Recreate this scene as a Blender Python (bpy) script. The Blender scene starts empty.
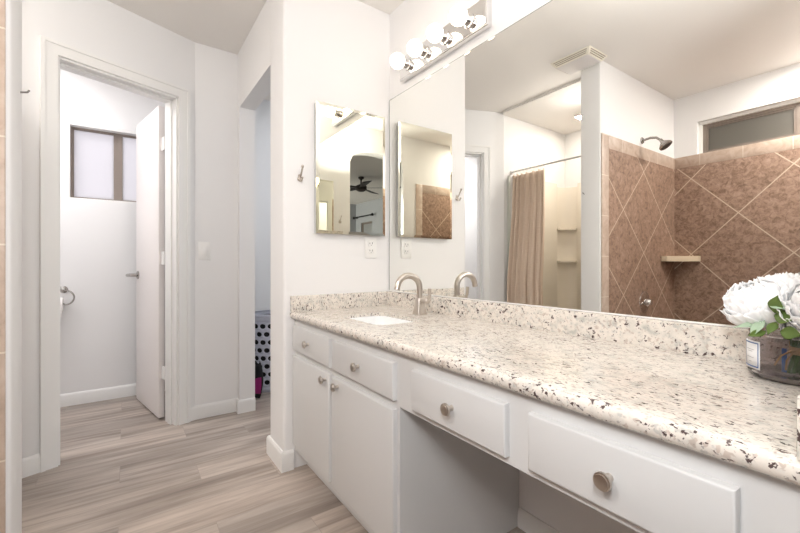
import bpy, bmesh, math, random
from mathutils import Vector, Matrix
random.seed(7)
S = bpy.context.scene
COL = S.collection
PI = math.pi

# ------------------------------------------------------------------ camera
cam_d = bpy.data.cameras.new('camera'); cam = bpy.data.objects.new('camera', cam_d); COL.objects.link(cam)
cam.location = (0, 0, 1.055)
cam.rotation_euler = (PI/2, 0, .9483)
cam_d.sensor_width = 36.0; cam_d.lens = 398.34/800*36.0
cam_d.shift_x = -11.53/800; cam_d.shift_y = -3.21/800
cam_d.clip_start = .01
S.camera = cam

# ------------------------------------------------------------------ world and lights
w = bpy.data.worlds.new('world'); S.world = w; w.use_nodes = True
w.node_tree.nodes['Background'].inputs[0].default_value = (.93, .96, 1, 1)
w.node_tree.nodes['Background'].inputs[1].default_value = .95

def area(name, loc, rot, sx, sy, power, col=(1, 1, 1)):
    l = bpy.data.lights.new(name, 'AREA'); l.shape = 'RECTANGLE'; l.size = sx; l.size_y = sy
    l.energy = power; l.color = col
    o = bpy.data.objects.new(name, l); COL.objects.link(o); o.location = loc; o.rotation_euler = rot
    return o
area('bounce_fill', (-.50, .72, 2.0), (PI, 0, 0), .3, .3, 9.3, (1, .99, .985))  # unseen lamp facing up, added to brighten the room off the ceiling
area('camera_fill', (.03, -.02, 1.50), (PI/2, 0, .9483), .11, .5, 12.0, (.97, .985, 1))  # added strip lamp at the camera that fills the whole view
area('fill_bedroom', (4.6, 1.2, 1.7), (math.radians(-90), 0, 0), 1.0, 1.2, 74, (.95, .97, 1))  # added lamp on the windowless side, fills the bedroom and the arch
area('fill_toilet_room', (-3.35, -.75, 2.53), (0, 0, 0), .35, .35, 14.5, (1, .985, 1))  # unseen lamp added to brighten the toilet room
area('fill_closet', (-2.9, 1.9, 2.52), (0, 0, 0), .3, .3, 10, (.88, .93, 1))  # cool lamp out of sight, added to lift the closet
area('downlight_tub', (-2.245, -1.15, 2.52), (0, 0, 0), .10, .10, 6, (1, .90, .80))
tl = area('fill_tub', (-1.83, -.86, 2.28), (0, 0, 0), .14, .30, 4.6, (1, .965, .93))  # added lamp hidden behind the partition, aimed at the door wall
tl.rotation_euler = Vector((-.50, .80, -.22)).to_track_quat('-Z', 'Y').to_euler()
area('fill_shower', (-.44, -1.15, 2.53), (0, 0, 0), .25, .25, 24, (1, .96, .92))  # added lamp outside the mirror's view, lights the shower tile
BULB_STRENGTH = 4.5

S.view_settings.view_transform = 'Standard'; S.view_settings.look = 'None'
S.view_settings.exposure = 0.08; S.view_settings.gamma = 1.0; S.view_settings.use_curve_mapping = False

# ------------------------------------------------------------------ materials
def mat(name, col=(.8, .8, .8), rough=.5, metal=0, spec=.5, bump=0, bscale=200, **k):
    m = bpy.data.materials.new(name); m.use_nodes = True
    nt = m.node_tree; b = nt.nodes['Principled BSDF']
    b.inputs['Base Color'].default_value = (*col, 1); b.inputs['Roughness'].default_value = rough
    b.inputs['Metallic'].default_value = metal; b.inputs['Specular IOR Level'].default_value = spec
    for a, v in k.items(): b.inputs[a.replace('_', ' ')].default_value = v
    # gentle procedural variation on every surface
    g = nt.nodes.new('ShaderNodeNewGeometry'); n = nt.nodes.new('ShaderNodeTexNoise')
    n.inputs['Scale'].default_value = bscale; nt.links.new(g.outputs['Position'], n.inputs['Vector'])
    bp = nt.nodes.new('ShaderNodeBump'); bp.inputs['Strength'].default_value = bump; bp.inputs['Distance'].default_value = .002
    nt.links.new(n.outputs['Fac'], bp.inputs['Height'])
    if bump: nt.links.new(bp.outputs['Normal'], b.inputs['Normal'])
    return m

class NT:
    """small helper to write node maths"""
    def __init__(s, m):
        s.t = m.node_tree; s.b = s.t.nodes['Principled BSDF']
    def new(s, typ, **k):
        n = s.t.nodes.new(typ)
        for a, v in k.items(): setattr(n, a, v)
        return n
    def lk(s, a, b):
        if isinstance(a, (int, float)): b.default_value = a
        else: s.t.links.new(a, b)
    def m(s, op, a, b=0.0, c=None):
        n = s.new('ShaderNodeMath', operation=op); s.lk(a, n.inputs[0]); s.lk(b, n.inputs[1])
        if c is not None: s.lk(c, n.inputs[2])
        return n.outputs[0]
    def pos(s):
        g = s.new('ShaderNodeNewGeometry'); x = s.new('ShaderNodeSeparateXYZ'); s.t.links.new(g.outputs['Position'], x.inputs[0])
        return g.outputs['Position'], x.outputs
    def comb(s, a, b, c=0.0):
        n = s.new('ShaderNodeCombineXYZ'); s.lk(a, n.inputs[0]); s.lk(b, n.inputs[1]); s.lk(c, n.inputs[2]); return n.outputs[0]
    def noise(s, vec, scale, detail=4, rough=.55, dist=0):
        n = s.new('ShaderNodeTexNoise'); s.t.links.new(vec, n.inputs['Vector']); n.inputs['Scale'].default_value = scale
        n.inputs['Detail'].default_value = detail; n.inputs['Roughness'].default_value = rough; n.inputs['Distortion'].default_value = dist
        return n.outputs['Fac']
    def ramp(s, fac, stops, interp='LINEAR'):
        n = s.new('ShaderNodeValToRGB'); s.lk(fac, n.inputs[0]); cr = n.color_ramp; cr.interpolation = interp
        while len(cr.elements) < len(stops): cr.elements.new(.5)
        for e, (p, c) in zip(cr.elements, stops): e.position = p; e.color = (*c, 1) if len(c) == 3 else c
        return n.outputs[0]
    def mix(s, fac, a, b):
        n = s.new('ShaderNodeMix', data_type='RGBA'); s.lk(fac, n.inputs[0])
        for v, i in ((a, 6), (b, 7)):
            if isinstance(v, tuple): n.inputs[i].default_value = (*v, 1)
            else: s.t.links.new(v, n.inputs[i])
        return n.outputs[2]
    def bump(s, h, strength=.3, dist=.002):
        n = s.new('ShaderNodeBump'); n.inputs['Strength'].default_value = strength; n.inputs['Distance'].default_value = dist
        s.lk(h, n.inputs['Height']); s.t.links.new(n.outputs[0], s.b.inputs['Normal'])

M = {}
M['wall'] = mat('wall_paint', (.85, .842, .838), .55, spec=.25, bump=.12, bscale=160)
M['wall_grey'] = mat('bedroom_grey_paint', (.42, .43, .45), .6, spec=.2, bump=.12, bscale=160)
M['ceil'] = mat('ceiling_paint', (.85, .82, .785), .7, spec=.2, bump=.15, bscale=110)
M['trim'] = mat('trim_enamel', (.86, .85, .83), .32, spec=.4)
M['door'] = mat('door_enamel', (.84, .79, .77), .35, spec=.4)
M['cab'] = mat('cabinet_enamel', (.69, .69, .685), .34, spec=.4, bump=.05, bscale=90)
M['nickel'] = mat('brushed_nickel', (.60, .55, .50), .30, 1, bump=.05, bscale=600)
M['chrome'] = mat('chrome', (.78, .77, .76), .10, 1)
M['dark_chrome'] = mat('worn_chrome', (.42, .40, .38), .25, 1)
M['mirror'] = mat('mirror_silver', (.93, .93, .90), 0.0, 1)
M['mirror2'] = mat('cabinet_mirror_silver', (.86, .845, .73), 0.0, 1)
M['medge'] = mat('mirror_edge', (.25, .27, .25), .3)
M['steel'] = mat('cabinet_side_steel', (.62, .62, .61), .35, .6)
M['porc'] = mat('porcelain', (.90, .91, .91), .12, spec=.6)
M['plast'] = mat('white_plastic', (.88, .87, .85), .35)
M['plast_shadow'] = mat('dark_slot', (.06, .055, .05), .6)
M['surround'] = mat('fiberglass_surround', (.86, .80, .70), .25)
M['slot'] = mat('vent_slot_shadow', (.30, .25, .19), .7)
M['vent'] = mat('vent_plastic', (.84, .80, .70), .45)
M['ventpanel'] = mat('vent_panel', (.72, .69, .68), .4)
M['shelf'] = mat('shelf_stone', (.72, .60, .44), .4, bump=.2, bscale=80)
M['bronze'] = mat('window_frame_bronze', (.26, .215, .185), .45, .2)
M['petal'] = mat('petal_white', (.95, .95, .955), .8, spec=.1)
M['leaf'] = mat('leaf_green', (.10, .16, .03), .5)
M['leafpale'] = mat('leaf_pale_underside', (.38, .50, .36), .6)
M['stem'] = mat('stem_green', (.05, .13, .035), .5)
M['twine'] = mat('jute_twine', (.42, .28, .13), .9, bump=.5, bscale=900)
M['blue'] = mat('blue_ribbon', (.05, .16, .42), .5)
M['paper'] = mat('paper_label', (.90, .90, .91), .7)
M['ink'] = mat('label_blue_ink', (.07, .14, .34), .6)
M['tp'] = mat('tissue_paper', (.90, .87, .85), .9)
M['hamper'] = mat('hamper_plastic', (.68, .69, .78), .4)
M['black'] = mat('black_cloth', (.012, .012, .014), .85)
M['magenta'] = mat('magenta_cloth', (.35, .02, .17), .8)
M['darkwood'] = mat('fan_dark_brown', (.035, .028, .024), .5)
M['liner'] = mat('liner_vinyl', (.80, .82, .76), .4)
M['ink_grey'] = mat('label_grey_ink', (.3, .3, .3), .7)  # grey print on the jar label

m = bpy.data.materials.new('bulb_glow'); m.use_nodes = True
b = m.node_tree.nodes['Principled BSDF']; b.inputs['Base Color'].default_value = (1, 1, 1, 1)
b.inputs['Emission Color'].default_value = (1, .86, .70, 1); b.inputs['Emission Strength'].default_value = BULB_STRENGTH
M['bulb'] = m
m = m.copy(); m.name = 'downlight_glow'; m.node_tree.nodes['Principled BSDF'].inputs['Emission Strength'].default_value = 6; M['down'] = m

# clear, faintly smoky jar glass
m = mat('jar_glass', (.78, .74, .76), .02, spec=.5, Transmission_Weight=1.0, IOR=1.45); M['glass'] = m

def pane(name, col, diff, k):
    m = mat(name, diff, .5); n = NT(m)
    tr = n.new('ShaderNodeBsdfTranslucent'); tr.inputs[0].default_value = (*col, 1)
    mx = n.new('ShaderNodeMixShader'); mx.inputs[0].default_value = k
    out = m.node_tree.nodes['Material Output']
    n.t.links.new(n.b.outputs[0], mx.inputs[1]); n.t.links.new(tr.outputs[0], mx.inputs[2]); n.t.links.new(mx.outputs[0], out.inputs[0])
    p, x = n.pos(); v = n.new('ShaderNodeTexVoronoi'); v.inputs['Scale'].default_value = 130; n.t.links.new(p, v.inputs['Vector'])
    n.bump(v.outputs['Distance'], .35, .002)
    return m
M['pane_bright'] = pane('frosted_glass', (.98, .95, .97), (.8, .78, .8), .8)
M['pane_dark'] = pane('shaded_screened_glass', (.30, .28, .24), (.24, .225, .20), .5)  # screened pane; its grey tint also paints in the shaded outdoors
M['pane_bed'] = pane('bedroom_blind_glass', (.5, .5, .5), (.5, .5, .5), .6)

# granite
def granite(name, scale=1.0):
    m = mat(name, (.8, .75, .68), .12, spec=.5); n = NT(m); p, x = n.pos()
    mp = n.new('ShaderNodeMapping'); mp.inputs['Rotation'].default_value = (.5, .75, .55); mp.inputs['Scale'].default_value = (1, 1.9, 1)
    n.t.links.new(p, mp.inputs[0]); q = mp.outputs[0]
    base = n.ramp(n.noise(p, 30, 5, .62), [(.30, (.50, .49, .45)), (.42, (.70, .66, .60)), (.58, (.81, .75, .68)), (.76, (.68, .65, .60))])
    grey = n.ramp(n.noise(q, 62, 3, .6), [(.57, (0, 0, 0)), (.65, (1, 1, 1))])
    c = n.mix(n.m('MULTIPLY', grey, .55), base, (.42, .42, .40))
    tan = n.ramp(n.noise(q, 85, 2, .5, .4), [(.59, (0, 0, 0)), (.65, (1, 1, 1))])
    c = n.mix(n.m('MULTIPLY', tan, .45), c, (.40, .28, .22))
    sp2 = n.ramp(n.noise(q, 140, 2, .5, .3), [(.655, (0, 0, 0)), (.69, (1, 1, 1))])
    c = n.mix(n.m('MULTIPLY', sp2, .45), c, (.13, .095, .09))
    cl = n.m('ADD', n.noise(q, 72, 3, .6, .4), n.m('MULTIPLY', n.noise(p, 13, 2, .5), .22))
    spk = n.ramp(cl, [(.715, (0, 0, 0)), (.742, (1, 1, 1))])
    c = n.mix(n.m('MULTIPLY', spk, .93), c, (.05, .022, .024))
    n.t.links.new(c, n.b.inputs['Base Color'])
    return m
M['granite'] = granite('speckled_granite')

# wood look plank tile
m = mat('wood_plank_tile', (.5, .4, .33), .34, spec=.4); n = NT(m); p, x = n.pos()
W_, L_ = .1955, .972
xr = n.m('DIVIDE', n.m('SUBTRACT', x[0], -2.372), W_); row = n.m('FLOOR', xr)
fy = n.m('DIVIDE', n.m('ADD', n.m('SUBTRACT', x[1], .300), n.m('MULTIPLY', row, -L_/3)), L_)
pid = n.m('FLOOR', fy)
wn = n.new('ShaderNodeTexWhiteNoise', noise_dimensions='2D'); n.t.links.new(n.comb(row, pid), wn.inputs['Vector'])
rnd = wn.outputs['Value']
gv = n.comb(n.m('ADD', n.m('MULTIPLY', x[0], 26.0), n.m('MULTIPLY', rnd, 40.0)), n.m('ADD', n.m('MULTIPLY', x[1], 1.5), n.m('MULTIPLY', rnd, 17.0)))
gr = n.noise(gv, 1.0, 6, .62, .5)
gv2 = n.comb(n.m('MULTIPLY', x[0], 7.0), n.m('ADD', n.m('MULTIPLY', x[1], 1.1), n.m('MULTIPLY', rnd, 9.0)))
g2 = n.noise(gv2, 1.0, 3, .5, .4)
g = n.m('ADD', n.m('MULTIPLY', gr, .6), n.m('MULTIPLY', g2, .4))
col = n.ramp(g, [(.30, (.215, .175, .15)), (.44, (.35, .295, .255)), (.56, (.50, .43, .378)), (.70, (.64, .57, .51))])
tone = n.ramp(rnd, [(0, (.80, .80, .80)), (1, (1.08, 1.06, 1.04))])
mx = n.new('ShaderNodeMix', data_type='RGBA', blend_type='MULTIPLY'); mx.inputs[0].default_value = 1
n.t.links.new(col, mx.inputs[6]); n.t.links.new(tone, mx.inputs[7])
def edge(fr, size, wd):     # 1 on the grout line
    d = n.m('ABSOLUTE', n.m('SUBTRACT', n.m('FRACT', fr), .5))
    return n.m('GREATER_THAN', d, .5 - wd/size)
gl = n.m('MAXIMUM', edge(xr, W_, .0013), edge(fy, L_, .0013))
c = n.mix(gl, mx.outputs[2], (.36, .30, .26))
n.t.links.new(c, n.b.inputs['Base Color']); n.bump(n.m('SUBTRACT', n.m('MULTIPLY', gr, .3), gl), .25, .001)
M['floor'] = m

# shower tile, set on the diagonal
def diag_tile(name, axis, p0, q0, h=.3345):
    m = mat(name, (.4, .3, .24), .38, spec=.45); n = NT(m); p, x = n.pos()
    a = n.m('SUBTRACT', x[axis], p0); b = n.m('SUBTRACT', x[2], q0)
    u = n.m('DIVIDE', n.m('ADD', a, b), 2*h); v = n.m('DIVIDE', n.m('SUBTRACT', a, b), 2*h)
    def ln(t):
        d = n.m('ABSOLUTE', n.m('SUBTRACT', n.m('FRACT', n.m('ADD', t, .5)), .5))
        return n.m('LESS_THAN', d, .0040/(2*h)*1.4)
    gl = n.m('MAXIMUM', ln(u), ln(v))
    wn = n.new('ShaderNodeTexWhiteNoise', noise_dimensions='2D')
    n.t.links.new(n.comb(n.m('FLOOR', u), n.m('FLOOR', v)), wn.inputs['Vector'])
    ns = n.noise(p, 28, 8, .72, .7)
    c1 = n.ramp(ns, [(.34, (.17, .105, .072)), (.45, (.285, .187, .135)), (.57, (.39, .265, .20)), (.72, (.50, .365, .29))])
    tone = n.ramp(wn.outputs['Value'], [(0, (.90, .89, .88)), (1, (1.06, 1.05, 1.05))])
    mx = n.new('ShaderNodeMix', data_type='RGBA', blend_type='MULTIPLY'); mx.inputs[0].default_value = 1
    n.t.links.new(c1, mx.inputs[6]); n.t.links.new(tone, mx.inputs[7])
    c = n.mix(gl, mx.outputs[2], (.62, .50, .39))
    n.t.links.new(c, n.b.inputs['Base Color']); n.bump(n.m('SUBTRACT', n.m('MULTIPLY', ns, .3), gl), .3, .002)
    return m
M['tileY'] = diag_tile('brown_tile_side', 1, -.584, 1.475)
M['tileX'] = diag_tile('brown_tile_back', 0, -1.090, 1.47)
def border_tile(name, axis, p0, step=.30, q0=1.107):
    m = mat(name, (.6, .46, .36), .4, spec=.4); n = NT(m); p, x = n.pos()
    def ln(t, st):
        d = n.m('ABSOLUTE', n.m('SUBTRACT', n.m('FRACT', n.m('ADD', n.m('DIVIDE', t, st), .5)), .5))
        return n.m('LESS_THAN', d, .0025/st)
    gl = ln(n.m('SUBTRACT', x[axis], p0 if axis != 2 else q0), step)
    c1 = n.ramp(n.noise(p, 14, 6, .6, .6), [(.3, (.44, .335, .265)), (.5, (.54, .42, .34)), (.7, (.61, .50, .42))])
    c = n.mix(gl, c1, (.70, .62, .52)); n.t.links.new(c, n.b.inputs['Base Color']); n.bump(n.m('MULTIPLY', gl, -1.0), .3, .002)
    return m
M['borderZ'] = border_tile('tan_border_upright', 2, 0)
M['borderY'] = border_tile('tan_border_side', 1, -.5685)
M['borderX'] = border_tile('tan_border_back', 0, -1.36)

# curtain cloth
m = mat('curtain_cloth', (.47, .34, .25), .8, spec=.2); n = NT(m); p, x = n.pos()
wv = n.noise(n.comb(n.m('MULTIPLY', x[0], 30.0), n.m('MULTIPLY', x[2], 260.0)), 1.0, 2)
c = n.ramp(wv, [(.3, (.72, .57, .45)), (.7, (.80, .66, .54))]); n.t.links.new(c, n.b.inputs['Base Color']); n.bump(wv, .2, .001)
M['curtain'] = m

# ------------------------------------------------------------------ mesh helpers
class B:
    def __init__(s): s.bm = bmesh.new()
    def box(s, x0, x1, y0, y1, z0, z1, bev=0, seg=2, keep=None):
        bm = bmesh.new(); r = bmesh.ops.create_cube(bm, size=1)
        for v in r['verts']:
            v.co = Vector(((x0+x1)/2 + v.co.x*(x1-x0), (y0+y1)/2 + v.co.y*(y1-y0), (z0+z1)/2 + v.co.z*(z1-z0)))
        if bev:
            es = bm.edges[:] if keep is None else [e for e in bm.edges if keep((e.verts[0].co+e.verts[1].co)/2)]
            bmesh.ops.bevel(bm, geom=es, offset=bev, segments=seg, profile=.5, affect='EDGES')
        return s.add(bm)
    def add(s, bm, mtx=None):
        if mtx is not None: bmesh.ops.transform(bm, matrix=mtx, verts=bm.verts)
        me = bpy.data.meshes.new('t'); bm.to_mesh(me); s.bm.from_mesh(me); bpy.data.meshes.remove(me); bm.free(); return s
    def prism(s, poly, z0, z1, bev=0):
        bm = bmesh.new(); vs = [bm.verts.new((x, y, z0)) for x, y in poly]; f = bm.faces.new(vs)
        r = bmesh.ops.extrude_face_region(bm, geom=[f]); bmesh.ops.translate(bm, vec=(0, 0, z1-z0), verts=[g for g in r['geom'] if isinstance(g, bmesh.types.BMVert)])
        bmesh.ops.recalc_face_normals(bm, faces=bm.faces)
        if bev:
            es = [e for e in bm.edges if abs(e.verts[0].co.z - e.verts[1].co.z) > 1e-4]
            bmesh.ops.bevel(bm, geom=es, offset=bev, segments=3, profile=.5, affect='EDGES')
        return s.add(bm)
    def cyl(s, p0, p1, r0, r1=None, seg=24, cap=True):
        r1 = r0 if r1 is None else r1; p0 = Vector(p0); p1 = Vector(p1); d = p1-p0
        bm = bmesh.new(); bmesh.ops.create_cone(bm, cap_ends=cap, segments=seg, radius1=r0, radius2=r1, depth=d.length)
        q = Vector((0, 0, 1)).rotation_difference(d.normalized()).to_matrix().to_4x4()
        return s.add(bm, Matrix.Translation((p0+p1)/2) @ q)
    def sph(s, c, r, sc=(1, 1, 1), u=24, v=16, rot=None):
        bm = bmesh.new(); bmesh.ops.create_uvsphere(bm, u_segments=u, v_segments=v, radius=r)
        mt = Matrix.Translation(c) @ (rot.to_4x4() if rot else Matrix.Identity(4)) @ Matrix.Diagonal((*sc, 1))
        return s.add(bm, mt)
    def lathe(s, prof, p, axis=(0, 0, 1), seg=32):
        """prof: list of (radius, height along axis) from the point p"""
        bm = bmesh.new(); rings = []
        for r, h in prof:
            if r < 1e-6: rings.append([bm.verts.new((0, 0, h))])
            else: rings.append([bm.verts.new((r*math.cos(2*PI*i/seg), r*math.sin(2*PI*i/seg), h)) for i in range(seg)])
        for a, b in zip(rings, rings[1:]):
            for i in range(seg):
                j = (i+1) % seg
                if len(a) == 1 and len(b) == 1: continue
                if len(a) == 1: bm.faces.new((a[0], b[i], b[j]))
                elif len(b) == 1: bm.faces.new((a[i], a[j], b[0]))
                else: bm.faces.new((a[i], a[j], b[j], b[i]))
        bmesh.ops.recalc_face_normals(bm, faces=bm.faces)
        q = Vector((0, 0, 1)).rotation_difference(Vector(axis).normalized()).to_matrix().to_4x4()
        return s.add(bm, Matrix.Translation(p) @ q)
    def tube(s, pts, rad, seg=14, closed=False, cap=True):
        pts = [Vector(p) for p in pts]; n = len(pts); bm = bmesh.new(); rings = []
        rad = rad if isinstance(rad, (list, tuple)) else [rad]*n
        up = None
        for i, p in enumerate(pts):
            a = pts[(i-1) % n] if (i > 0 or closed) else p; b = pts[(i+1) % n] if (i < n-1 or closed) else p
            t = (b-a).normalized()
            if up is None: up = t.orthogonal().normalized()
            up = (up - t*up.dot(t)).normalized(); sd = t.cross(up)
            rings.append([bm.verts.new(p + (up*math.cos(2*PI*k/seg) + sd*math.sin(2*PI*k/seg))*rad[i]) for k in range(seg)])
        rr = list(zip(rings, rings[1:])) + ([(rings[-1], rings[0])] if closed else [])
        for a, b in rr:
            for k in range(seg): bm.faces.new((a[k], a[(k+1) % seg], b[(k+1) % seg], b[k]))
        if cap and not closed: bm.faces.new(rings[0]); bm.faces.new(rings[-1])
        bmesh.ops.recalc_face_normals(bm, faces=bm.faces)
        return s.add(bm)
    def grid(s, fn, nu, nv, closed=False):
        bm = bmesh.new(); g = [[bm.verts.new(fn(i/nu, j/nv)) for j in range(nv+1)] for i in range(nu+(0 if closed else 1))]
        for i in range(nu):
            k = (i+1) % nu if closed else i+1
            for j in range(nv): bm.faces.new((g[i][j], g[k][j], g[k][j+1], g[i][j+1]))
        return s.add(bm)

OFF = {}
def props(o, label=None, cat=None, group=None, kind=None):
    if label: o['label'] = label
    if cat: o['category'] = cat
    if group: o['group'] = group
    if kind: o['kind'] = kind
    return o
def thing(name, loc, label=None, cat=None, group=None, kind=None):
    o = bpy.data.objects.new(name, None); o.empty_display_size = .05; COL.objects.link(o); o.location = loc; OFF[o.name] = Vector(loc)
    return props(o, label, cat, group, kind)
def obj(name, b, material, parent=None, label=None, cat=None, group=None, kind=None, ang=35, solid=0):
    bm = b.bm; me = bpy.data.meshes.new(name); bm.normal_update()
    if parent is not None: org = OFF[parent.name]
    else:
        xs = [v.co for v in bm.verts]
        org = Vector(((min(v.x for v in xs)+max(v.x for v in xs))/2, (min(v.y for v in xs)+max(v.y for v in xs))/2, min(v.z for v in xs)))
    bmesh.ops.translate(bm, vec=-org, verts=bm.verts); bm.to_mesh(me); bm.free()
    me.materials.append(M[material] if isinstance(material, str) else material)
    for p in me.polygons: p.use_smooth = True
    me.set_sharp_from_angle(angle=math.radians(ang))
    o = bpy.data.objects.new(name, me); COL.objects.link(o)
    if parent is not None: o.parent = parent
    else: o.location = org
    OFF[o.name] = org.copy()
    if solid:
        md = o.modifiers.new('thickness', 'SOLIDIFY'); md.thickness = solid; md.offset = 0
    return props(o, label, cat, group, kind)
def st(name, b, material, parent=None, ang=35):
    return obj(name, b, material, parent, kind=None if parent else 'structure', ang=ang)

# ------------------------------------------------------------------ dimensions
YM = 1.2818          # mirror face
YW = 1.288           # wall behind it
XL = -2.0201         # left side wall face
XR = -.10            # right side wall face
H = 2.55
A = Vector((-3.0432, .381)); D = Vector((.3827, -.9239)); N = Vector((-.9239, -.3827))   # angled door wall
def P(t, o=0):
    q = A + D*t + N*o; return (q.x, q.y)
LW = .943

# ------------------------------------------------------------------ floor, ceiling
st('floor', B().box(-4.05, 5.3, -2.35, 2.3, -.05, 0), 'floor')
st('ceiling', B().box(-4.05, 5.3, -2.35, 2.3, H, H+.06), 'ceil')
# tub ceiling, a hair lower than the room's
st('ceiling', B().prism([(-2.682, -.49), (-2.682, -1.5223), (-1.715, -1.5223), (-1.715, -.42), (-2.66, -.45)], H-.022, H), 'ceil')

# ------------------------------------------------------------------ walls
st('wall_back', B().box(-2.255, .05, YW, YW+.12, 0, H), 'wall')
vert = lambda c: abs(c.z-1.275) < .05
b = B()
b.box(-2.255, XL, .65, YW, 0, H, .016, 4, keep=lambda c: abs(c.z-1.275) < .1 and c.y < .7)
st('wall_left', b, 'wall')
b = B().box(-2.985, -2.255+.016, .651, .756, 2.155, H)
b.box(-3.0432, -2.985, .651, .756, 0, H)
st('wall_left', b, 'wall')
# short wall with the switch, and its back in the toilet room
b = B().prism([(-3.0432, .756), (-3.0432, .381), P(0, .13), (-3.17, .54), (-3.17, .756)], 0, H)
st('wall_entry', b, 'wall')
# angled wall with the toilet room door
t0, t1, HD = .113, .727, 2.137
b = B().prism([P(0), P(t0), P(t0, .13), P(0, .13)], 0, H)
b.prism([P(t1), P(LW), P(LW+.05, .13), P(t1, .13)], 0, H)
b.prism([P(t0), P(t1), P(t1, .13), P(t0, .13)], HD, H)
st('wall_angled', b, 'wall')
XT = P(LW)[0]
# tub room left wall
st('wall_tub', B().prism([P(LW), (XT, -1.5223), (XT-.14, -1.5223), (XT-.14, -.5)], 0, H), 'wall')
# rear wall behind tub and shower with window hole
WX0, WX1, WZ0, WZ1 = -1.384, -.13, 2.0128, 2.299
YB = -1.5223
b = B().box(-2.83, WX0, YB-.14, YB, 0, H).box(WX0, WX1, YB-.14, YB, 0, WZ0-.004).box(WX0, WX1, YB-.14, YB, WZ1, H).box(WX1, .05, YB-.14, YB, 0, H)
st('wall_rear', b, 'wall')
# partition between tub and shower
st('wall_partition', B().box(-1.722, -1.5655, YB, -.262, 0, H, .010, 3, keep=lambda c: c.y > -.3 and abs(c.z-1.27) < .1), 'wall')
# right wall with the arch
def arch_wall():
    y0, y1, zs, rise = -.09, .603, 2.15, .14
    bm = bmesh.new()
    n_ = 20; arc = []
    for i in range(n_+1):
        t = i/n_; y = y0+(y1-y0)*t; arc.append((y, zs + rise*math.sqrt(max(0, 1-(2*t-1)**2))**.8))
    poly = [(YB, 0), (y0, 0)] + arc + [(y1, 0), (YW+.12, 0), (YW+.12, H), (YB, H)]
    vs = [bm.verts.new((XR, y, z)) for y, z in poly]; f = bm.faces.new(vs)
    r = bmesh.ops.extrude_face_region(bm, geom=[f]); bmesh.ops.translate(bm, vec=(.15, 0, 0), verts=[g for g in r['geom'] if isinstance(g, bmesh.types.BMVert)])
    bmesh.ops.recalc_face_normals(bm, faces=bm.faces)
    return B().add(bm)
st('wall_right', arch_wall(), 'wall', ang=60)
# toilet room shell
TX = -3.8823; TWY0, TWY1, TWZ0, TWZ1 = -.358, .255, 1.53, 2.11
b = B().box(TX-.12, TX, -1.4, TWY0, 0, H).box(TX-.12, TX, TWY1, .65, 0, H).box(TX-.12, TX, TWY0, TWY1, 0, TWZ0).box(TX-.12, TX, TWY0, TWY1, TWZ1, H)
st('wall_toilet', b, 'wall')
st('wall_toilet', B().box(TX, -3.165, .315, .65, 0, H), 'wall')
st('wall_toilet', B().box(TX, XT-.14, -1.4, -1.3, 0, H), 'wall')
# closet shell
b = B().box(-3.84, -3.74, .65, 2.2, 0, H).box(-3.74, -2.1, 2.1, 2.2, 0, H)
st('wall_closet', b, 'wall')
st('wall_closet', B().box(-2.255, -2.112, YW+.12, 2.1, 0, H), 'wall')
# bedroom shell beyond the arch
b = B().box(5.1, 5.2, -2.2, 1.5, 0, H).box(.05, 5.2, 1.41, 1.5, 0, H)
b.box(.05, 4.28, -2.3, -2.2, 0, H).box(4.83, 5.2, -2.3, -2.2, 0, H).box(4.28, 4.83, -2.3, -2.2, 0, .9).box(4.28, 4.83, -2.3, -2.2, 2.06, H)
st('wall_bedroom', b, 'wall_grey')
st('wall_bedroom', B().box(-.05, .05, -2.2, YB-.14, 0, H), 'wall_grey')

# ------------------------------------------------------------------ shower tile
TT = .0085
b = B().box(-1.5655, -1.5655+TT, YB, -.3685, .02, 1.9128)
st('wall_tile', b, 'tileY')
st('wall_tile', B().box(-1.5572+.0003, XR-TT, YB, YB+TT, .02, 1.9128), 'tileX')
st('wall_tile', B().box(XR-TT, XR, YB+TT, -.3685, .02, 1.9128), 'tileY')
st('trim_1', B().box(-1.5655, -1.5655+TT+.0005, -.3685, -.272, .02, 2.0128, .003, 2), 'borderZ')
st('trim_2', B().box(-1.5655, -1.5655+TT+.0005, YB, -.3685, 1.9128, 2.0128, .002, 2), 'borderY')
st('trim_3', B().box(-1.5572, XR-TT, YB-.10, YB+TT+.0005, 1.9128, 2.0128, .002, 2), 'borderX')
st('trim_4', B().box(XR-TT-.0005, XR, -.3685, -.272, .02, 2.0128, .003, 2), 'borderZ')
st('trim_5', B().box(XR-TT-.0005, XR, YB+.01, -.3685, 1.9128, 2.0128, .002, 2), 'borderY')

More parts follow.
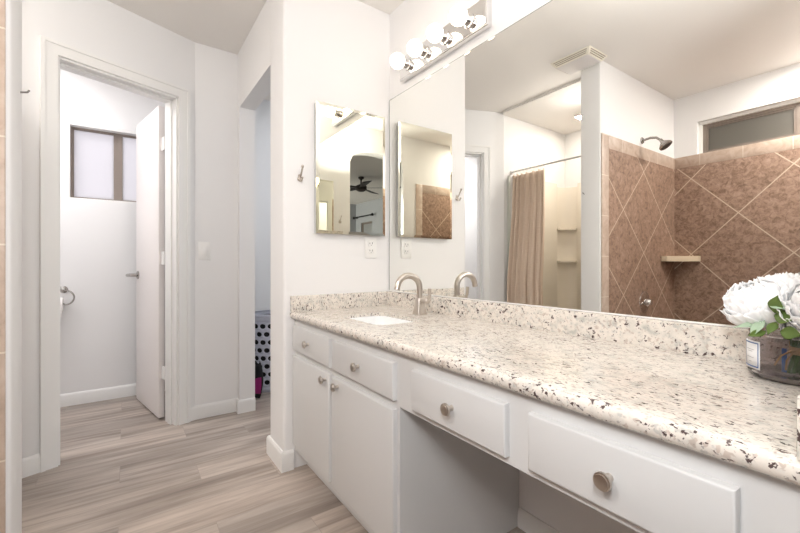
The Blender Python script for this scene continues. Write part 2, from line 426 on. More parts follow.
# ------------------------------------------------------------------ baseboards
def baseboard(name, pts, hgt=.092, th=.014):
    """pts: polyline on the floor, the board stands to the right of the walking direction"""
    b = B(); bm = bmesh.new(); n_ = len(pts); V = [Vector(p) for p in pts]; offs = []
    for i in range(n_):
        ns = []
        if i > 0: d = (V[i]-V[i-1]).normalized(); ns.append(Vector((d.y, -d.x)))
        if i < n_-1: d = (V[i+1]-V[i]).normalized(); ns.append(Vector((d.y, -d.x)))
        nn = sum(ns, Vector((0, 0))); nn = nn/len(ns); nn = nn/nn.length_squared if nn.length_squared > 1e-6 else ns[0]
        offs.append(nn)
    prof = [(0, 0), (th, 0), (th, hgt-.016), (th*.75, hgt-.006), (th*.35, hgt), (0, hgt)]
    rings = [[bm.verts.new((V[i].x+offs[i].x*o, V[i].y+offs[i].y*o, z)) for o, z in prof] for i in range(n_)]
    for a, c in zip(rings, rings[1:]):
        for k in range(len(prof)): bm.faces.new((a[k], a[(k+1) % len(prof)], c[(k+1) % len(prof)], c[k]))
    bm.faces.new(rings[0]); bm.faces.new(rings[-1]); bmesh.ops.recalc_face_normals(bm, faces=bm.faces)
    b.add(bm); return st(name, b, 'trim', ang=30)
baseboard('baseboard_entry', [P(.045), P(0), (-3.0432, .651), (-2.985, .651), (-2.985, .756)])
baseboard('baseboard_left', [(-2.255, .9), (-2.255, .65), (XL, .65), (XL, .70)], .10)
baseboard('baseboard_angled', [P(LW), P(.785)])
baseboard('baseboard_tub', [(XT, -.58), P(LW)])
baseboard('baseboard_toilet', [(TX, -1.3), (TX, .315)])
baseboard('baseboard_back', [(-1.048, YW), (XR-.018, YW)], .075)

# ------------------------------------------------------------------ door casing and door
def casing(parent=None):
    b = B()
    pr = lambda ta, tb, z0, z1, o0=-.016, o1=0: b.prism([P(ta, o0), P(tb, o0), P(tb, o1), P(ta, o1)], z0, z1)
    cw = .07
    for ta, tb in ((t0-cw, t0), (t1, t1+cw)):
        pr(ta, tb, 0, HD+cw); 
    pr(t0, t1, HD, HD+cw)
    # raised outer bead
    pr(t0-cw, t0-cw+.018, 0, HD+cw, -.021, -.016); pr(t1+cw-.018, t1+cw, 0, HD+cw, -.021, -.016); pr(t0-cw+.018, t1+cw-.018, HD+cw-.018, HD+cw, -.021, -.016)
    return b
st('trim_6', casing(), 'trim', ang=25)
b = B()
pr = lambda ta, tb, z0, z1, o0, o1: b.prism([P(ta, o0), P(tb, o0), P(tb, o1), P(ta, o1)], z0, z1)
jt = .012
pr(t0, t0+jt, 0, HD, -.004, .134); pr(t1-jt, t1, 0, HD, -.004, .134); pr(t0, t1, HD-jt, HD, -.004, .134)
pr(t0+jt, t0+jt+.010, 0, HD-jt, .045, .085); pr(t1-jt-.010, t1-jt, 0, HD-jt, .045, .085); pr(t0+jt, t1-jt, HD-jt-.010, HD-jt, .045, .085)
st('trim_7', b, 'trim', ang=25)
# leaf swung open into the toilet room
na = Vector((-3.172, .180)); dd = Vector((-.561, -.110)).normalized(); dn = Vector((.110, -.561)).normalized() * -1   # dn: away from the camera side
LEN = .588
d1 = thing('door_1', (na.x, na.y, 0), kind='structure')
q = [na, na+dd*LEN, na+dd*LEN+Vector((-dn.x, -dn.y))*-.036, na+Vector((-dn.x, -dn.y))*-.036]
st('door_panel', B().prism([tuple(v) for v in q], .012, HD-.02, .002), 'door', d1)
# lever handle on the camera-side face
hb = na+dd*(LEN-.06); fn = -dn; hz = .965
b = B(); c0 = Vector((hb.x, hb.y, hz)); f3 = Vector((fn.x, fn.y, 0)); d3 = Vector((dd.x, dd.y, 0))
b.lathe([(0, 0), (.031, 0), (.031, .006), (.024, .010), (.013, .012), (.012, .07), (0, .07)], c0, f3)
b.tube([c0+f3*.064, c0+f3*.072-d3*.02, c0+f3*.074-d3*.06, c0+f3*.066-d3*.105], [.013, .012, .010, .007])
bb = c0 - f3*.036
b.lathe([(0, 0), (.031, 0), (.031, .006), (.012, .012), (.011, .05), (0, .05)], bb, -f3)
b.tube([bb-f3*.046, bb-f3*.05-d3*.06, bb-f3*.048-d3*.105], [.010, .008, .006])
obj('door_handle', b, 'dark_chrome', d1, label='satin chrome lever')
hj = Vector(P(t0+jt, .130))
for z in (.32, 1.09, 1.86):
    b = B(); k0 = Vector((hj.x-.012, hj.y-.004, 0)); e = na + Vector((dn.x, dn.y))*.018
    b.cyl((k0.x, k0.y, z-.045), (k0.x, k0.y, z+.045), .006, seg=12)
    dv = (Vector((e.x, e.y)) - Vector((k0.x, k0.y))); pn = Vector((-dv.y, dv.x)).normalized()*.0015; kk = Vector((k0.x, k0.y)); ee = Vector((e.x, e.y))+dv.normalized()*.002
    b.prism([tuple(kk+pn), tuple(ee+pn), tuple(ee-pn), tuple(kk-pn)], z-.044, z+.044)
    obj('hinge', b, 'trim', d1)

# ------------------------------------------------------------------ windows
def window(name, axis, fixed, a0, a1, z0, z1, panes, pm, fw=.028, depth=.035, parent_loc=None):
    """axis: running axis 'x' or 'y'; fixed: plane of the frame face; a0..a1 extent"""
    wnd = thing(name, ((a0+a1)/2, fixed, z0) if axis == 'x' else (fixed, (a0+a1)/2, z0), kind='structure')
    def bx(b, p0, p1, q0, q1, f0, f1, bev=0):
        if axis == 'x': b.box(p0, p1, f0, f1, q0, q1, bev)
        else: b.box(f0, f1, p0, p1, q0, q1, bev)
    f0, f1 = (fixed-depth, fixed)
    b = B()
    bx(b, a0, a0+fw, z0, z1, f0, f1); bx(b, a1-fw, a1, z0, z1, f0, f1); bx(b, a0+fw, a1-fw, z0, z0+fw, f0, f1); bx(b, a0+fw, a1-fw, z1-fw, z1, f0, f1)
    st('window_frame', b, 'bronze', wnd)
    for k in range(panes):
        m0 = a0+fw+(a1-a0-2*fw)*k/panes; m1 = a0+fw+(a1-a0-2*fw)*(k+1)/panes; g = .016; gm = g if name != 'window_1' else .008; off = .006*(k % 2)
        b = B(); s0, s1 = f0+.004+off, f1-.010+off*1.2
        gw = g if name != 'window_1' else .026
        ga, gb = (gm, gw) if k == 0 else (gw+.006, gm)
        bx(b, m0, m0+ga, z0+fw, z1-fw, s0, s1); bx(b, m1-gb, m1, z0+fw, z1-fw, s0, s1); bx(b, m0+ga, m1-gb, z0+fw, z0+fw+gm*.8, s0, s1); bx(b, m0+ga, m1-gb, z1-fw-gm*.8, z1-fw, s0, s1)
        sa = st('window_sash', b, 'bronze', wnd)
        b = B(); bx(b, m0+ga, m1-gb, z0+fw+gm*.8, z1-fw-gm*.8, (s0+s1)/2-.002, (s0+s1)/2+.002); st('window_pane', b, pm, sa)
    return wnd
wn1 = window('window_1', 'y', TX-.07, TWY0+.020, TWY1-.020, TWZ0+.016, TWZ1-.020, 2, 'pane_bright', .010)
b = B()
for (y0, y1, z0, z1) in ((TWY0, TWY0+.020, TWZ0, TWZ1), (TWY1-.020, TWY1, TWZ0, TWZ1), (TWY0+.02, TWY1-.02, TWZ0, TWZ0+.016), (TWY0+.02, TWY1-.02, TWZ1-.020, TWZ1)):
    b.box(TX-.115, TX-.002, y0, y1, z0, z1)
st('trim_8', b, 'trim')
window('window_2', 'x', YB-.07, WX0+.022, WX1-.022, WZ0+.004, WZ1-.022, 2, 'pane_dark', .022)
b = B()
for (x0, x1, z0, z1) in ((WX0, WX0+.022, WZ0, WZ1), (WX1-.022, WX1, WZ0, WZ1), (WX0+.022, WX1-.022, WZ1-.022, WZ1)):
    b.box(x0, x1, YB-.135, YB-.045, z0, z1)
st('trim_9', b, 'trim')
window('window_3', 'x', -2.23, 4.28, 4.83, .9, 2.06, 1, 'pane_bed')

# ------------------------------------------------------------------ vanity
ZC0, ZC1, YF = .772, .8083, .682
YFR = .708           # face frame
def knob(parent, x, y, z):
    b = B().lathe([(0, -.001), (.008, -.001), (.0065, .004), (.0055, .012), (.009, .016), (.0155, .019), (.0165, .023), (.0155, .026), (.013, .0265), (.0125, .0285), (.007, .0295), (0, .030)], (x, y, z), (0, -1, 0), 28)
    obj('knob', b, 'nickel', parent)
def front(parent, name, x0, x1, z0, z1, kx, kz):
    b = B().box(x0, x1, .690, YFR-.0005, z0, z1, .006, 3, keep=lambda c: c.y < .695)
    d = obj(name, b, 'cab', parent); knob(d, kx, .690, kz); return d
XK = -1.050
vc = thing('vanity_cabinet', (-1.53, 1.0, 0), 'light grey painted sink cabinet with two drawers above two doors, against left wall', 'cabinet')
b = B()
X0 = XL+.002
b.box(X0, XK, YFR, YFR+.02, .10, ZC0-.001)                                         # face frame
b.box(X0, X0+.016, YFR+.02, YW-.002, .10, ZC0-.001).box(XK-.018, XK, YFR+.02, YW-.002, 0, ZC0-.001)
b.box(X0, XK-.018, YFR+.02, YW-.002, .10, .118).box(X0, XK-.018, YW-.012, YW-.002, .118, ZC0-.001)
b.box(X0, XK-.018, YFR+.065, YFR+.08, 0, .10)
obj('cabinet_body', b, 'cab', vc)
front(vc, 'drawer', -2.004, -1.558, .616, .738, -1.782, .679)
front(vc, 'drawer', -1.526, -1.066, .616, .738, -1.294, .679)
front(vc, 'door', -2.004, -1.558, .136, .588, -1.588, .562)
front(vc, 'door', -1.530, -1.064, .136, .588, -1.466, .562)
kd = thing('vanity_drawer_apron', (-.58, .75, .6), 'light grey painted two drawer apron bridging the open knee space', 'cabinet')
b = B().box(XK+.0005, XR-.002, YFR, YFR+.02, .598, ZC0-.001)
b.box(XK+.0005, XR-.002, YFR+.02, YFR+.50, .612, .624).box(XK+.0005, XR-.002, YFR+.50, YFR+.515, .612, ZC0-.001)
b.box(-.60, -.57, YFR+.02, YFR+.50, .624, ZC0-.001)
b.box(XR-.07, XR-.002, YFR, YFR+.02, 0, .598).box(XR-.018, XR-.002, YFR+.02, YW-.002-.02, .08, .612)
obj('apron_frame', b, 'cab', kd)
front(kd, 'drawer', -.965, -.605, .617, .738, -.782, .679)
front(kd, 'drawer', -.542, -.187, .617, .738, -.366, .679)

# countertop with an opening for the basin
SX0, SX1, SY0, SY1 = -1.715, -1.355, .815, 1.045
def rrect(x0, x1, y0, y1, r, n_=7):
    pts = []
    for cx, cy, a in ((x1-r, y1-r, 0), (x0+r, y1-r, 90), (x0+r, y0+r, 180), (x1-r, y0+r, 270)):
        for i in range(n_+1):
            t = math.radians(a+90*i/n_); pts.append((cx+r*math.cos(t), cy+r*math.sin(t)))
    return pts
ct = thing('countertop', (-1.06, 1.0, ZC0), 'long speckled cream granite counter with low backsplash on grey vanity', 'countertop')
bm = bmesh.new()
cx0, cx1 = XL+.001, XR-.001
yy = .730; ZB = ZC1-.016
hole = rrect(SX0, SX1, SY0, SY1, .05)
for z in (ZB, ZC1):
    o_ = [bm.verts.new(p + (z,)) for p in ((cx0, yy), (cx1, yy), (cx1, YW-.001), (cx0, YW-.001))]
    i_ = [bm.verts.new((x_, y_, z)) for x_, y_ in hole]
    ed = [bm.edges.new((o_[k], o_[(k+1) % 4])) for k in range(4)] + [bm.edges.new((i_[k], i_[(k+1) % len(i_)])) for k in range(len(i_))]
    bmesh.ops.triangle_fill(bm, edges=ed, use_beauty=True)
    if z == ZB: ob, ib = o_, i_
for k in range(4):
    if k != 0: bm.faces.new((ob[k], ob[(k+1) % 4], o_[(k+1) % 4], o_[k]))
for k in range(len(ib)): bm.faces.new((ib[k], ib[(k+1) % len(ib)], i_[(k+1) % len(ib)], i_[k]))
# rounded front edge
y2 = .700
prof = [(yy, ZB), (yy, ZC0), (y2, ZC0)]
hh = (ZC1-ZC0)/2
for i in range(9):
    a = -PI/2 + PI*i/8; prof.append((y2 - (y2-YF)*math.cos(a)**.8 if abs(math.cos(a)) > 1e-6 else y2, (ZC0+ZC1)/2 + hh*math.sin(a)))
prof.append((yy, ZC1))
ra = [bm.verts.new((cx0, y_, z_)) for y_, z_ in prof]; rb = [bm.verts.new((cx1, y_, z_)) for y_, z_ in prof]
for k in range(len(prof)-1): bm.faces.new((ra[k], rb[k], rb[k+1], ra[k+1]))
bm.faces.new(ra); bm.faces.new(rb)
bmesh.ops.remove_doubles(bm, verts=bm.verts, dist=.0002)
bmesh.ops.recalc_face_normals(bm, faces=bm.faces)
obj('counter_slab', B().add(bm), 'granite', ct, ang=50)
tp_ = lambda c: c.z > .88
obj('backsplash', B().box(XL+.001, XR-.001, 1.2546, YW-.001, ZC1, .8888, .003, 2, keep=tp_), 'granite', ct)
obj('side_splash', B().box(XL+.001, XL+.022, YF+.003, 1.2545, ZC1, .8888, .003, 2, keep=tp_), 'granite', ct)
obj('side_splash', B().box(-.125, XR-.001, YF+.003, 1.2545, ZC1, .8888, .003, 2, keep=lambda c: c.z > .88 or (c.y < .7 and abs(c.z-.85) < .01)), 'granite', ct)

# undermount basin
sk = thing('sink_basin', ((SX0+SX1)/2, (SY0+SY1)/2, ZC0-.14), 'white rectangular undermount basin set into the granite counter', 'sink')
bm = bmesh.new(); lv = [(-.012, .0, .05), (.004, 0, .05), (.006, .03, .05), (.014, .09, .055), (.035, .122, .05), (.08, .135, .03)]
rings = []
for ins, dz, r in lv:
    rings.append([bm.verts.new((x_, y_, ZC1-.0165-dz)) for x_, y_ in rrect(SX0+ins, SX1-ins, SY0+ins, SY1-ins, max(.01, r-ins*.3))])
for a_, b_ in zip(rings, rings[1:]):
    for k in range(len(a_)): bm.faces.new((a_[k], a_[(k+1) % len(a_)], b_[(k+1) % len(a_)], b_[k]))
bm.faces.new(rings[-1]); bmesh.ops.recalc_face_normals(bm, faces=bm.faces)
sb = obj('basin', B().add(bm), 'porc', sk, solid=.006, ang=60)
obj('drain', B().lathe([(0, .004), (.018, .004), (.022, .001), (.022, 0), (0, 0)], ((SX0+SX1)/2, (SY0+SY1)/2, ZC1-.0165-.130), (0, 0, 1), 24), 'chrome', sk)

# faucet
FX, FY = -1.550, 1.160
fa = thing('faucet', (FX, FY, ZC1), 'brushed nickel gooseneck faucet with side lever behind the basin', 'faucet')
b = B(); bm = bmesh.new()
sec = [(.0265, 0), (.026, .006), (.022, .03), (.0195, .066), (.017, .079)]
rings = []
for hw, z in sec: rings.append([bm.verts.new((FX+x_, FY+y_, ZC1+z)) for x_, y_ in rrect(-hw, hw, -hw, hw, .006, 3)])
for a_, c_ in zip(rings, rings[1:]):
    for k in range(len(a_)): bm.faces.new((a_[k], a_[(k+1) % len(a_)], c_[(k+1) % len(a_)], c_[k]))
bm.faces.new(rings[0]); bm.faces.new(rings[-1]); bmesh.ops.recalc_face_normals(bm, faces=bm.faces)
obj('faucet_body', b.add(bm), 'nickel', fa, ang=30)
zt = ZC1+.079; R_ = .065; zc_ = ZC1+.128
pts = [(FX, FY, zt-.005), (FX, FY, zc_-.02), (FX, FY, zc_)]
for i in range(1, 15):
    a = math.radians(168*i/14); pts.append((FX, FY-R_+R_*math.cos(a), zc_+R_*.92*math.sin(a)))
lx_, ly_, lz_ = pts[-1]; pts.append((FX, ly_-.004, lz_-.018))
obj('spout', B().tube(pts, [.0145]*(len(pts)-2)+[.0140, .0145], 18), 'nickel', fa)
b = B().cyl((FX+.012, FY, ZC1+.066), (FX+.058, FY, ZC1+.070), .0135, .0125, 20).sph((FX+.060, FY, ZC1+.070), .0165, (.8, 1, 1))
obj('faucet_handle', b.tube([(FX+.062, FY, ZC1+.072), (FX+.076, FY, ZC1+.088), (FX+.080, FY, ZC1+.128)], [.0085, .0075, .0085], 12), 'nickel', fa)

# ------------------------------------------------------------------ mirrors
mr = thing('wall_mirror', (-1.06, YM, .889), 'large frameless vanity mirror resting on the granite backsplash', 'mirror')
MX0, MX1 = -2.012, -.112
obj('mirror_glass', B().box(MX0, MX1, YM, YM+.0058, .8935, 2.0268), 'mirror', mr)
obj('bottom_channel', B().box(MX0, MX1, YM-.003, YM+.0058, .8892, .8934), 'plast', mr)
b = B().box(MX0-.0025, MX0-.0002, YM-.0005, YM+.0058, .8892, 2.0292).box(MX0-.0002, MX1, YM-.0005, YM+.0058, 2.027, 2.0292)
obj('mirror_channel', b, 'medge', mr)

def med_cabinet(xw, sgn, lab):
    y0, y1, z0, z1, t = .8101, 1.2344, 1.2138, 1.9089, .0367
    c = thing('medicine_cabinet', (xw, (y0+y1)/2, z0), lab, 'medicine cabinet')
    xf = xw+sgn*t
    xa, xb = sorted((xw+sgn*.0005, xf-sgn*.006)); 
    obj('cabinet_box', B().box(xa, xb, y0+.004, y1-.004, z0+.004, z1-.004), 'steel', c)
    bm = bmesh.new(); bw = .016
    o_ = [bm.verts.new((xf-sgn*.0022, y, z)) for y, z in ((y0, z0), (y1, z0), (y1, z1), (y0, z1))]
    k_ = [bm.verts.new((xf-sgn*.0058, y, z)) for y, z in ((y0, z0), (y1, z0), (y1, z1), (y0, z1))]
    i_ = [bm.verts.new((xf, y, z)) for y, z in ((y0+bw, z0+bw), (y1-bw, z0+bw), (y1-bw, z1-bw), (y0+bw, z1-bw))]
    bm.faces.new(i_); bm.faces.new(k_)
    for k in range(4):
        j = (k+1) % 4; bm.faces.new((o_[k], o_[j], i_[j], i_[k])); bm.faces.new((k_[k], k_[j], o_[j], o_[k]))
    bmesh.ops.recalc_face_normals(bm, faces=bm.faces)
    obj('mirror_door', B().add(bm), 'mirror2', c, ang=1)
med_cabinet(XL, 1, 'frameless mirrored medicine cabinet on the left wall above the outlet')
med_cabinet(XR, -1, 'frameless mirrored medicine cabinet on the right side wall above the flowers')

# ------------------------------------------------------------------ vanity light
lb = thing('vanity_light', (-1.52, YW, 2.075), 'chrome bar vanity light with glowing round bulbs above mirror', 'light fixture')
b = B().box(-1.862, -1.196, 1.254, YW-.0005, 2.078, 2.204, .004, 2).box(-1.854, -1.204, 1.2525, 1.2542, 2.086, 2.196)
obj('back_plate', b, 'chrome', lb)
for x_ in (-1.785, -1.629, -1.467, -1.303):
    sk_ = obj('socket', B().lathe([(0, 0), (.030, 0), (.032, .004), (.0235, .006), (.0225, .026), (.0245, .028), (.0245, .034), (.014, .034), (0, .034)], (x_, 1.2524, 2.143), (0, -1, 0)), 'chrome', lb)
    b = B(); zz = 2.143; prof = [(.0135, .038), (.014, .046), (.02, .054)]
    c_ = .088; r_ = .0425
    for i in range(1, 14):
        a = math.radians(145-145*i/13); prof.append((r_*math.sin(a), c_-r_*math.cos(a)*-1 if False else c_ + r_*math.cos(a)*1))
    c_ = .0635; r_ = .041
    prof = [(.0135, .028)] + [(max(0, r_*math.sin(math.radians(158-158*i/16))), c_ + r_*math.cos(math.radians(158-158*i/16))) for i in range(17)]
    prof[-1] = (0, c_+r_)
    obj('light_bulb', b.lathe(prof, (x_, 1.2524, zz), (0, -1, 0), 28), 'bulb', sk_, label='glowing round globe bulb')

# ------------------------------------------------------------------ small wall fittings
def hook(xw, sgn, y, z, lab, axis='x'):
    # plate, upper prong with ball, lower prong; built facing +x then turned
    def T(a, s_, c): # a out of the wall, s_ sideways, c up
        return (xw+sgn*a, y+s_, z+c) if axis == 'x' else (xw+s_, y+sgn*a, z+c)
    r = thing('robe_hook', T(0, 0, 0), lab, 'hook')
    ax = (sgn, 0, 0) if axis == 'x' else (0, sgn, 0)
    obj('hook_plate', B().lathe([(0, 0), (.014, 0), (.014, .004), (.010, .008), (0, .009)], T(.0003, 0, -.012), ax, 24).lathe([(0, 0), (.010, 0), (.008, .006), (0, .007)], T(.0003, 0, .004), ax, 20), 'nickel', r)
    b = B().tube([T(.006, 0, -.004), T(.018, 0, .006), T(.030, 0, .024), T(.040, 0, .042)], [.005, .0045, .004, .004], 10).sph(T(.042, 0, .046), .0075)
    b.tube([T(.006, 0, -.012), T(.016, 0, -.024), T(.028, 0, -.026), T(.036, 0, -.014)], [.0055, .005, .0045, .004], 10).sph(T(.037, 0, -.011), .006)
    obj('hook_prong', b, 'nickel', r)
hook(XL, 1, .735, 1.505, 'nickel robe hook on the left wall beside the medicine cabinet')
hook(XR, -1, .725, 1.505, 'nickel robe hook on the right side wall near the arch')
b = B().box(-1.700, -1.680, -.2683, -.2655, 1.535, 1.590, .001).tube([(-1.690, -.266, 1.578), (-1.690, -.246, 1.583), (-1.690, -.242, 1.590)], .003, 8)
obj('small_wall_latch', b, 'dark_chrome', label='tiny chrome latch hook on the white partition end by shower tile', cat='latch')

ot = thing('electrical_outlet', (XL, 1.156, 1.082), 'white duplex electrical outlet below the medicine cabinet', 'outlet')
obj('cover_plate', B().box(XL+.0004, XL+.006, 1.118, 1.194, 1.086, 1.208, .002, 2), 'plast', ot)
for z in (1.126, 1.168):
    rc = obj('receptacle', B().box(XL+.006, XL+.0085, 1.138, 1.174, z-.015, z+.015, .004, 3), 'plast', ot)
    obj('slot', B().box(XL+.0085, XL+.0089, 1.146, 1.149, z-.002, z+.008).box(XL+.0085, XL+.0089, 1.162, 1.165, z-.002, z+.009).cyl((XL+.0085, 1.156, z-.008), (XL+.0089, 1.156, z-.008), .0025, seg=12), 'plast_shadow', rc)
sw = thing('light_switch', (-3.0432, .438, 1.08), 'white rocker light switch on the narrow wall right of door', 'switch')
obj('cover_plate', B().box(-3.0428, -3.037, .400, .474, 1.079, 1.201, .002, 2), 'plast', sw)
obj('rocker', B().box(-3.037, -3.0325, .420, .454, 1.107, 1.173, .0025, 2), 'trim', sw)

# paper holder and roll
tx = TX
hd = thing('paper_holder', (tx, -.385, .84), 'chrome pivot toilet paper holder in the toilet room', 'paper holder')
b = B().lathe([(0, 0), (.026, 0), (.026, .006), (.014, .012), (.011, .05), (.014, .055), (0, .06)], (tx+.0005, -.372, .862), (1, 0, 0))
obj('mount', b, 'dark_chrome', hd)
pts = []
for i in range(17):
    a = math.radians(110-200*i/16); pts.append((tx+.05, -.358+.050*math.cos(a), .805+.052*math.sin(a)))
pts = [(tx+.05, -.372, .860)] + pts + [(tx+.05, -.372, .762), (tx+.05, -.49, .762)]
obj('arm', B().tube(pts, .0055, 10), 'dark_chrome', hd)
b = B().lathe([(.019, 0), (.052, 0), (.054, .002), (.054, .098), (.052, .10), (.019, .10), (.019, 0)], (tx+.058, -.468, .754), (0, 1, 0), 36)
b.box(tx+.1105, tx+.1120, -.466, -.370, .67, .754)
obj('toilet_paper_roll', b, 'tp', label='white toilet paper roll hanging on the chrome holder', cat='toilet paper')

# exhaust vent on the ceiling
ev = thing('exhaust_vent', (-1.66, -.14, H-.041), 'square louvred exhaust vent on ceiling near the partition', 'vent')
vx0, vx1, vy0, vy1 = -1.82, -1.505, -.2595, -.02
bm = bmesh.new()
hi = [bm.verts.new((x_, y_, H-.0005)) for x_, y_ in ((vx0, vy0), (vx1, vy0), (vx1, vy1), (vx0, vy1))]
lo = [bm.verts.new((x_, y_, H-.036)) for x_, y_ in ((vx0+.028, vy0+.028), (vx1-.028, vy0+.028), (vx1-.028, vy1-.028), (vx0+.028, vy1-.028))]
bm.faces.new(hi); bm.faces.new(lo)
for k in range(4): bm.faces.new((hi[k], hi[(k+1) % 4], lo[(k+1) % 4], lo[k]))
bmesh.ops.recalc_face_normals(bm, faces=bm.faces)
obj('vent_housing', B().add(bm), 'vent', ev)
obj('vent_panel', B().box(vx0+.034, vx1-.034, vy0+.034, vy1-.034, H-.041, H-.0362, .002, 2), 'ventpanel', ev)
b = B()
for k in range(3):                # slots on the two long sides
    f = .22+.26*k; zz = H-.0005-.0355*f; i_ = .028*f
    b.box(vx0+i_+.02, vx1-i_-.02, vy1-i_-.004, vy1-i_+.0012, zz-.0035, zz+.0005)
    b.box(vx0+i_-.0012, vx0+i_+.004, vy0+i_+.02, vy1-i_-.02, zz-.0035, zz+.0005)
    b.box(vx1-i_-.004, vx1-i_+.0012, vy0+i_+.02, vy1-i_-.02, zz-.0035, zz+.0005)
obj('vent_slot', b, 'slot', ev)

# recessed downlight over the tub
dl = thing('downlight', (-2.245, -1.15, H-.022), 'small recessed downlight glowing in the ceiling over the tub', 'light')
obj('trim_ring', B().lathe([(.052, 0), (.075, 0), (.075, .004), (.055, .006), (.052, 0)], (-2.245, -1.15, H-.0225), (0, 0, -1)), 'plast', dl)
obj('lamp', B().lathe([(0, .0), (.051, .0), (.051, .003), (0, .003)], (-2.245, -1.15, H-.0225), (0, 0, -1)), 'down', dl)

# ------------------------------------------------------------------ shower fittings
XP = -1.557+.001
sh = thing('wall_shower', (XP, -.906, 2.069), 'chrome shower head angled down from the partition above brown tile', 'shower head')
obj('flange', B().lathe([(0, 0), (.028, 0), (.024, .008), (.012, .012), (0, .012)], (-1.5650, -.906, 2.069), (1, 0, 0)), 'dark_chrome', sh)
obj('shower_arm', B().tube([(-1.555, -.906, 2.069), (-1.50, -.906, 2.076), (-1.455, -.906, 2.066), (-1.42, -.906, 2.035)], .0095, 12), 'dark_chrome', sh)
ax = Vector((.55, -.10, -.80)).normalized()
hdp = obj('spray_head', B().lathe([(0, -.008), (.012, -.008), (.014, .012), (.020, .022), (.040, .040), (.050, .052), (.050, .064), (.046, .068), (0, .068)], Vector((-1.422, -.906, 2.037)), ax), 'dark_chrome', sh)
obj('spray_face', B().lathe([(0, .068), (.041, .068), (.040, .0705), (0, .0715)], Vector((-1.422, -.906, 2.037)), ax), 'plast_shadow', hdp)
va = thing('shower_valve', (XP, -.93, .735), 'round chrome shower valve with lever on the brown tile', 'valve')
obj('valve_plate', B().lathe([(0, 0), (.088, 0), (.087, .004), (.070, .012), (.030, .017), (0, .018)], (XP-.0003, -.93, .735), (1, 0, 0), 40), 'chrome', va)
obj('valve_handle', B().lathe([(0, .010), (.030, .012), (.027, .045), (.020, .055), (0, .057)], (XP, -.93, .735), (1, 0, 0)).tube([(XP+.045, -.93, .735), (XP+.052, -.90, .722), (XP+.050, -.865, .708)], [.009, .008, .006], 12), 'chrome', va)
cs = B(); s0 = (-1.5565, YB+TT)
cs.prism([(s0[0], s0[1]+.001), (s0[0]+.205, s0[1]+.001), (s0[0]+.20, s0[1]+.05), (s0[0]+.045, s0[1]+.27), (s0[0], s0[1]+.275)], 1.072, 1.118, .004)
obj('corner_shelf', cs, 'shelf', label='tan stone corner shelf in the brown tiled shower', cat='shelf')

# tub alcove: surround, tub, rod, curtain
XS0, XS1, YS = XT+.001, -1.7235, YB+.001
ts = thing('tub_surround', (-2.2, YS, .5), 'cream moulded tub surround with small corner shelves', 'tub surround')
b = B()
b.box(XS0, XS0+.026, -1.335, -.62, .45, 1.94, .006, 2).box(-2.512, XS1, YS, YS+.026, .45, 1.94, .006, 2)
b.box(XS0+.026, XS0+.032, -1.30, -.66, .50, 1.90, .003, 2).box(-2.475, XS1-.03, YS+.026, YS+.032, .50, 1.90, .003, 2)
b.box(XS1-.022, XS1, YS+.032, -.62, .45, 1.94, .006, 2)
obj('wall_panel', b, 'surround', ts)
arc = [(XS0+.014, -1.336)]
for i in range(9):
    a = math.radians(180+90*i/8); arc.append((XS0+.012+.155+.155*math.cos(a), YS+.012+.170+.170*math.sin(a)))
arc.append((-2.511, YS+.014))
obj('corner_panel', B().prism(arc + [(-2.511, YS), (XS0, YS), (XS0, -1.336)], .45, 1.905), 'surround', ts, ang=50)
for z in (1.065, 1.425):
    obj('corner_ledge', B().prism([(XS0+.014, -1.345), (XS0+.014, YS+.014), (-2.52, YS+.014), (-2.52, YS+.05), (-2.575, -1.40), (-2.625, -1.345)], z, z+.022, .006), 'surround', ts)
tb = thing('bathtub', (-2.2, -1.06, 0), 'cream alcove bathtub behind the beige shower curtain', 'bathtub')
b = B().box(XS0, XS1, -.72, -.645, .0, .45, .01, 2).box(XS0, XS1, YS, YS+.07, .3, .449).box(XS0, XS0+.08, YS+.07, -.72, .3, .449).box(XS1-.08, XS1, YS+.07, -.72, .3, .449).box(XS0+.08, XS1-.08, YS+.07, -.72, .08, .12)
b.box(XS0+.07, XS0+.08, YS+.07, -.72, .12, .3).box(XS1-.08, XS1-.07, YS+.07, -.72, .12, .3).box(XS0+.08, XS1-.08, YS+.06, YS+.07, .12, .3)
obj('tub_shell', b, 'surround', tb)
YR, ZR = -.60, 1.972
rd = thing('curtain_rod', (-2.2, YR, ZR), 'thin white tension rod spanning the tub opening', 'curtain rod')
obj('rod', B().cyl((XT+.004, YR, ZR), (-1.7255, YR, ZR), .008, seg=16), 'steel', rd)
for x_, s_ in ((XT+.0005, 1), (-1.7225, -1)): obj('end_cap', B().lathe([(0, 0), (.018, 0), (.018, .012), (.010, .018), (0, .018)], (x_, YR, ZR), (s_, 0, 0), 20), 'plast', rd)
sc = thing('shower_curtain', (-2.45, YR, .2), 'beige shower curtain gathered at the left end of its rod', 'shower curtain')
def cur(u, v):
    # u along width, v 0 top .. 1 bottom
    ph = 2*PI*(6.5*u + .35*math.sin(5*u)); x0 = -2.650; x1 = -2.285 + .050*v
    amp = .024 + .010*v
    x_ = x0+(x1-x0)*u + .008*math.sin(ph*2+1)*v
    y_ = YR - .004 + .085*min(1, v*1.6)**1.5 + amp*math.sin(ph) + .008*math.sin(3.1*ph+v*2)*(1-v*.5)
    z = ZR-.032 - .012*(1-abs(math.cos(ph/2)))*(1-v) - v*1.70
    return (x_, y_+.012*math.sin(v*5+u*9)*v, z)
obj('curtain_panel', B().grid(cur, 150, 40), 'curtain', sc, ang=80, solid=.0015)
